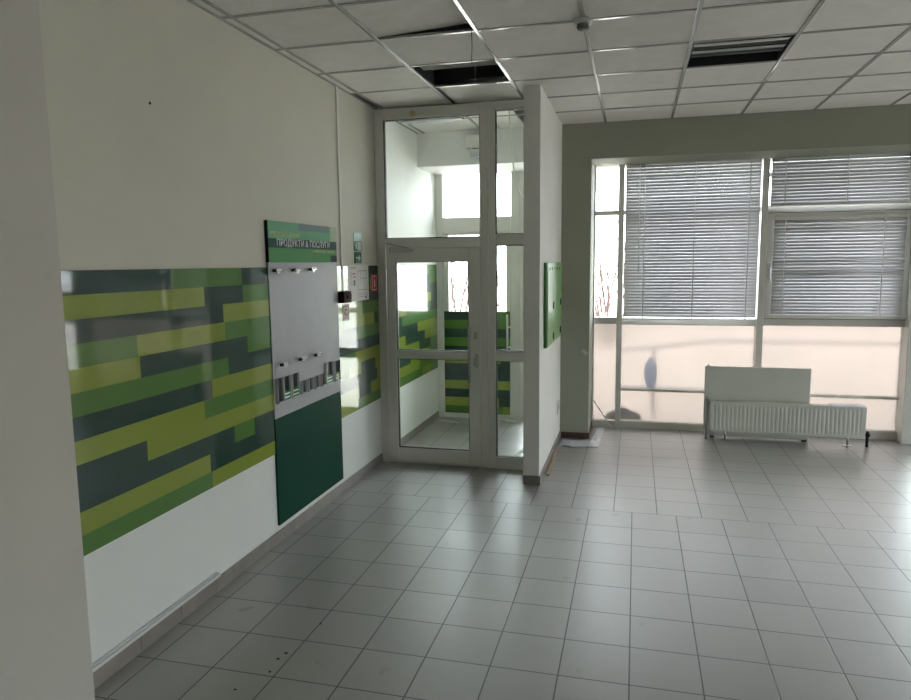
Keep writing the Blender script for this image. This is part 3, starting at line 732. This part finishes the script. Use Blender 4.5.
def strip(x0, y0, x1, y1, label, wd=.02):
    d = Vector((x1-x0, y1-y0, 0)); n = Vector((-d.y, d.x, 0)).normalized()*wd
    def fn(u, v): p = Vector((x0, y0, .002)) + d*u + n*(v-.5)*2; return (p.x, p.y, .002+.008*math.sin(u*7)**2*abs(v-.3))
    sheet(fn, 10, 2, 'paper_strip', M['paper'], ((x0+x1)/2, (y0+y1)/2, 0), label, 'paper strip', 'white paper strips in the vestibule')
strip(-2.14, 7.45, -1.88, 7.36, 'white paper strip on vestibule floor beside the left wall')
strip(-1.50, 7.50, -1.40, 7.42, 'small white paper strip at the foot of the outer door handle side')
strip(-1.04, 6.15, -.99, 6.45, 'white paper strip on vestibule floor close to the sidelight')
o = MB().box(-1.38, -1.25, 7.49, 7.52, 0, .02, .002).build('paper_strip', M['paper']); recenter(o, (-1.31, 7.5, 0))
tag(o, 'folded white paper strip by the lower right corner of outer door', 'paper strip', 'white paper strips in the vestibule')
PF = [(214,689),(227,665),(254,650.6),(258.5,638.7),(263.4,633.8),(294.7,604.5),(206,667),(262,632)]
FL = [(-1.571,2.24),(-1.595,2.40),(-1.518,2.55),(-1.533,2.65),(-1.52,2.70),(-1.48,2.98)]
fl0 = None
FLB = ['dark dirt fleck on floor nearest the photograph bottom edge', 'dark dirt fleck, second up from the bottom edge', 'dark dirt fleck, third up from bottom edge near left skirting',
       'dark dirt fleck, lower of two close flecks left of centre', 'dark dirt fleck, upper of two close flecks left of centre', 'dark dirt fleck farthest from camera near left skirting']
for (x, y), lb in zip(FL, FLB):
    if fl0 is None:
        fl0 = MB().lathe([(.007,0),(.009,.001),(.006,.003)], (0,0,0), 9).build('dirt_fleck', M['dark']); o = fl0
    else:
        o = fl0.copy(); COL.objects.link(o); o.scale = (random.uniform(.6,1), random.uniform(.6,1), 1)
    o.location = (x, y, .0003); o.rotation_euler = (0, 0, random.uniform(0, 3)); tag(o, lb, 'dirt', 'dark dirt flecks on the floor')

# ------------------------------------------------------------------ ceiling fittings
t = thing('smoke_detector', 'round smoke detector on a ceiling grid crossing', 'smoke detector', (cx(3), cyy(1)-.02, CE))
MB().lathe([(.05,-.006),(.052,-.012),(.048,-.028),(.036,-.030)], (cx(3), cyy(1)-.02, CE), 24).build('base', M['white'], t)
MB().lathe([(.034,-.030),(.036,-.044),(.030,-.056),(.012,-.058)], (cx(3), cyy(1)-.02, CE), 24).build('sensor', M['railgrey'], t)
# louvred light fitting in the right opening
lx0, lx1, ly0_, ly1_ = cx(4)+.014, cx(5)-.014, cyy(2)+.014, cyy(3)-.014
t = thing('ceiling_light', 'unlit louvred ceiling light among the tiles on the right', 'ceiling light', ((lx0+lx1)/2, (ly0_+ly1_)/2, CE))
b = MB().box(lx0, lx1, ly0_, ly1_, CE+.10, CE+.105).box(lx0, lx0+.004, ly0_, ly1_, CE, CE+.10).box(lx1-.004, lx1, ly0_, ly1_, CE, CE+.10).box(lx0, lx1, ly1_-.004, ly1_, CE, CE+.10).box(lx0, lx1, ly0_, ly0_+.004, CE, CE+.10)
b.build('housing', M['dark'], t)
for y0, y1, m in ((.05,.14,'steelwhite'),(.19,.29,'reflgrey'),(.32,.37,'reflgrey')):
    q = MB(); pr = [(ly0_+y0, CE+.000), (ly0_+y0+.02, CE+.006), (ly0_+y1-.02, CE+.012), (ly0_+y1, CE+.012)]
    bm = q.bm; A = [bm.verts.new((lx0+.012, a, b_)) for a, b_ in pr]; B = [bm.verts.new((lx1-.012, a, b_)) for a, b_ in pr]
    for i in range(3): bm.faces.new((A[i], A[i+1], B[i+1], B[i]))
    o = q.build('reflector', M[m], t); sm = o.modifiers.new('thickness', 'SOLIDIFY'); sm.thickness = .001
for y in (.17, .31): MB().box(lx0+.01, lx1-.01, ly0_+y, ly0_+y+.006, CE+.004, CE+.03, .001).build('louvre', M['duct'], t)
# left opening: empty metal housing
lx0, lx1, ly0_, ly1_ = cx(1)+.014, cx(2)-.014, cyy(2)+.014, cyy(3)-.014
t = thing('ceiling_light', 'empty dark light housing in the ceiling opening above the glazed door', 'ceiling light', ((lx0+lx1)/2, (ly0_+ly1_)/2, CE))
b = MB().box(lx0, lx1, ly1_+.01, ly1_+.014, CE+.04, CE+.30).box(lx0, lx0+.004, ly0_, ly1_, CE+.001, CE+.10).box(lx1-.004, lx1, ly0_, ly1_, CE+.03, CE+.30)
b.box(lx0, lx1, ly0_, ly1_, CE+.30, CE+.304)
b.build('housing', M['dark'], t)
MB().box(lx0+.03, lx1, ly0_+.06, ly0_+.19, CE+.018, CE+.045, .006).build('rail', M['railgrey'], t)
MB().box((lx0+lx1)/2+.03, (lx0+lx1)/2+.04, ly1_-.02, ly1_+.004, CE+.02, CE+.28).build('bracket', M['duct'], t)
def cable(name, pts, r, m, label, cat='cable', group=None):
    P = [Vector(p) for p in pts]; out = []
    for i in range(len(P)-1):
        p0, p1, p2, p3 = P[max(i-1,0)], P[i], P[i+1], P[min(i+2,len(P)-1)]
        for k in range(6):
            s = k/6; out.append(.5*((2*p1)+(p2-p0)*s+(2*p0-5*p1+4*p2-p3)*s*s+(3*p1-p0-3*p2+p3)*s**3))
    out.append(P[-1])
    o = MB().tube(out, r, 6).build(name, m); recenter(o, P[0]); return tag(o, label, cat, group)
cable('hanging_wire', [(-.935, cyy(1)-.005, CE+.03), (-.94, cyy(1)+.02, CE-.012), (-1.0, 4.34, CE-.016), (-1.065, cyy(2)-.03, CE-.012), (-1.07, cyy(2)+.02, CE+.02)], .003, M['dark'], 'thin dark wire sagging under ceiling tile in front of the empty light housing')
# sensor on the door frame
t = thing('door_sensor', 'small round brass sensor on top of the glazed door frame', 'sensor', (-1.835, yf0, 3.01))
MB().lathe([(.03,-.02),(.034,-.012),(.034,0)], (-1.835, yf0, 3.012), 20, axis='y').build('base', M['white'], t)
MB().lathe([(.012,-.034),(.022,-.03),(.026,-.02)], (-1.835, yf0, 3.012), 20, axis='y').build('lens', M['brass'], t)
# vestibule fittings
t = thing('emergency_light', 'pale box light on the vestibule beam seen through the toplight', 'emergency light', (-1.55, BEAMY, 2.95))
MB().box(-1.66, -1.36, BEAMY-.075, BEAMY-.002, 2.90, 3.03, .006).build('mount', M['white'], t)
MB().box(-1.60, -1.38, BEAMY-.07, BEAMY-.01, 2.80, 2.89, .006).box(-1.615, -1.595, BEAMY-.075, BEAMY, 2.80, 2.91, .003).build('diffuser', M['acryl'], t)
cable('hanging_cable', [(-1.10, 6.2, CE), (-1.09, 6.2, 2.9), (-1.06, 6.2, 2.6), (-1.02, 6.2, 2.42), (-.97, 6.2, 2.33)], .006, M['white'], 'long white cable hanging from vestibule ceiling behind narrow toplight', group='white cables in the vestibule')
cable('hanging_cable', [(-1.30, 6.1, CE), (-1.28, 6.12, 2.99), (-1.20, 6.15, 2.98), (-1.16, 6.15, 2.85), (-1.17, 6.15, 2.72)], .006, M['white'], 'short white cable looped under the vestibule ceiling behind the door mullion', group='white cables in the vestibule')
o = MB().box(-1.99, -1.46, 5.90, 6.00, CE-.095, CE-.030, .004).build('hanging_cable_tray', M['duct']); recenter(o, (-1.68, 5.95, CE-.095))
tag(o, 'dark flat cable tray under vestibule ceiling just behind the glazed door', 'cable tray')

# ------------------------------------------------------------------ outside
GZ = -.14
struct(MB().box(-60, 60, 7.76, 120, GZ-.3, GZ).build('ground_outside', M['ground']), 'pale dusty ground outside the windows')
struct(MB().box(6.45, 60, -60, 7.76, GZ-.3, GZ).build('ground_side', M['ground']))
def lump(name, c, r, m, label, cat, seed):
    rn = random.Random(seed); b = bmesh.new(); bmesh.ops.create_icosphere(b, subdivisions=3, radius=1)
    for v in b.verts:
        n = 1 + .12*math.sin(v.co.x*5+seed)*math.cos(v.co.z*4+seed) + rn.uniform(-.03,.03)
        v.co = Vector((v.co.x*r[0]*n, v.co.y*r[1]*n, max(v.co.z*r[2]*n, -r[2]*.8)))
    B = MB(); B._add(b, 0, Matrix.Translation((0,0,r[2]*.8)), True)
    o = B.build(name, m); o.location = c; return tag(o, label, cat)
lump('tarpaulin_bundle', (.175, YW+.115, .43), (.07, .045, .17), M['sack'], 'blue-grey bundle on the outer ledge behind the fogged middle pane', 'bundle', 2)
lump('rubbish_bag', (-.10, 7.86, GZ), (.21, .10, .155), M['darksack'], 'dark low bag outside at the foot of the slim window post', 'bag', 5)
o = MB().tube([(-.15, 8.9, .66), (.35, 8.9, .72), (.9, 8.9, .80), (3.2, 8.9, .80)], .013, 8).tube([(.24, 8.9, GZ), (.24, 8.9, .70)], .022, 8).tube([(3.0, 8.9, GZ), (3.0, 8.9, .80)], .022, 8).build('handrail', M['galv'])
recenter(o, (.24, 8.9, GZ)); tag(o, 'grey metal handrail outside, blurred by the fogged glass', 'handrail')

def tree(c, h, seed, label, spread=.45, stems=4, depth=4):
    rn = random.Random(seed)
    t = thing('bare_tree', label, 'tree', c, 'bare trees outside')
    tr = MB(); br = MB()
    def grow(B, p, d, L, r, n):
        pts = [p]; rr = [r]; q = p.copy(); dd = d.copy()
        for i in range(4):
            dd = (dd + Vector((rn.uniform(-.16,.16), rn.uniform(-.16,.16), rn.uniform(-.02,.16)))).normalized()
            q = q + dd*L/4; pts.append(q.copy()); rr.append(r*(1-.14*(i+1)))
        B.tube(pts, rr, 5 if n > 2 else 3, cap=False, smooth=True)
        if n == 0: return
        for k in range(rn.choice((3,4,4))):
            i = rn.choice((2,3,4)); a = rn.uniform(0, 6.28)
            nd = (dd + Vector((math.cos(a)*spread*1.6, math.sin(a)*spread*1.6, rn.uniform(.0,.5)))).normalized()
            grow(br, pts[i], nd, L*rn.uniform(.55,.78), rr[i]*.62, n-1)
    for s in range(stems):
        a = rn.uniform(0, 6.28); d = Vector((math.cos(a)*.30, math.sin(a)*.30, 1)).normalized()
        grow(tr, Vector(c) + Vector((math.cos(a)*.12, math.sin(a)*.12, -.03)), d, h*.45, .024+.004*h*.5, depth)
    tr.build('trunk', M['bark'], t); br.build('branches', M['bark'], t)
tree((-.58, 16.5, GZ), 4.6, 11, 'bare reddish shrub outside seen through the narrow clear pane', stems=7)
tree((-1.15, 27.0, GZ), 4.2, 5, 'bare shrub farther out behind the narrow pane shrub', stems=4)
tree((-4.5, 17.5, GZ), 5.0, 21, 'bare tree outside seen through the glazed door pane', stems=3)
tree((-6.9, 25.5, GZ), 4.6, 8, 'bare tree outside left of the vestibule door view', stems=3)
tree((-5.75, 30.0, GZ), 5.0, 33, 'bare reddish tree outside seen through the sidelight', stems=4)

# ------------------------------------------------------------------ light
wd = bpy.data.worlds.new('overcast_sky'); SC.world = wd; wd.use_nodes = True
bg = wd.node_tree.nodes['Background']; bg.inputs[0].default_value = (.90,.95,1.0,1); bg.inputs[1].default_value = SKY
def portal(name, c, rot, sx, sy):
    l = bpy.data.lights.new(name, 'AREA'); l.shape = 'RECTANGLE'; l.size = sx; l.size_y = sy
    o = bpy.data.objects.new(name, l); COL.objects.link(o); o.location = c; o.rotation_euler = rot
    l.cycles.is_portal = True
portal('window_daylight_portal', (2.9, YW+.12, 1.45), (math.radians(-90), 0, 0), 6.8, 2.8)
portal('side_daylight_portal', (XR+.16, 4.75, .65), (0, math.radians(90), 0), 1.1, 4.3)
portal('vestibule_daylight_portal', (-1.5, YE+.10, 1.45), (math.radians(-90), 0, 0), 1.3, 2.8)

# ------------------------------------------------------------------ camera
yaw, pitch, roll, f_px = -.2537, -.1242, -.0107, 694.63
sy_, cy_ = math.sin(yaw), math.cos(yaw); sp_, cp_ = math.sin(pitch), math.cos(pitch)
fwd = Vector((sy_*cp_, cy_*cp_, sp_)); right = Vector((cy_, -sy_, 0)); up = right.cross(fwd)
r_ = right*math.cos(roll) + up*math.sin(roll); u_ = -right*math.sin(roll) + up*math.cos(roll)
cam = bpy.data.cameras.new('camera'); cam.sensor_width = 36; cam.sensor_fit = 'HORIZONTAL'; cam.lens = f_px/911*36; cam.clip_start = .05; cam.clip_end = 500
co = bpy.data.objects.new('camera', cam); COL.objects.link(co)
mw = Matrix((( r_.x, u_.x, -fwd.x, CAM.x), (r_.y, u_.y, -fwd.y, CAM.y), (r_.z, u_.z, -fwd.z, CAM.z), (0,0,0,1)))
co.matrix_world = mw
SC.camera = co
SC.view_settings.view_transform = 'Standard'; SC.view_settings.look = 'None'; SC.view_settings.gamma = 1
SC.view_settings.exposure = EXPO; SC.view_settings.use_curve_mapping = False
SC.cycles.max_bounces = 14; SC.cycles.diffuse_bounces = 7; SC.cycles.glossy_bounces = 5; SC.cycles.transmission_bounces = 8; SC.cycles.transparent_max_bounces = 24
SC.cycles.caustics_refractive = True; SC.cycles.sample_clamp_indirect = 8
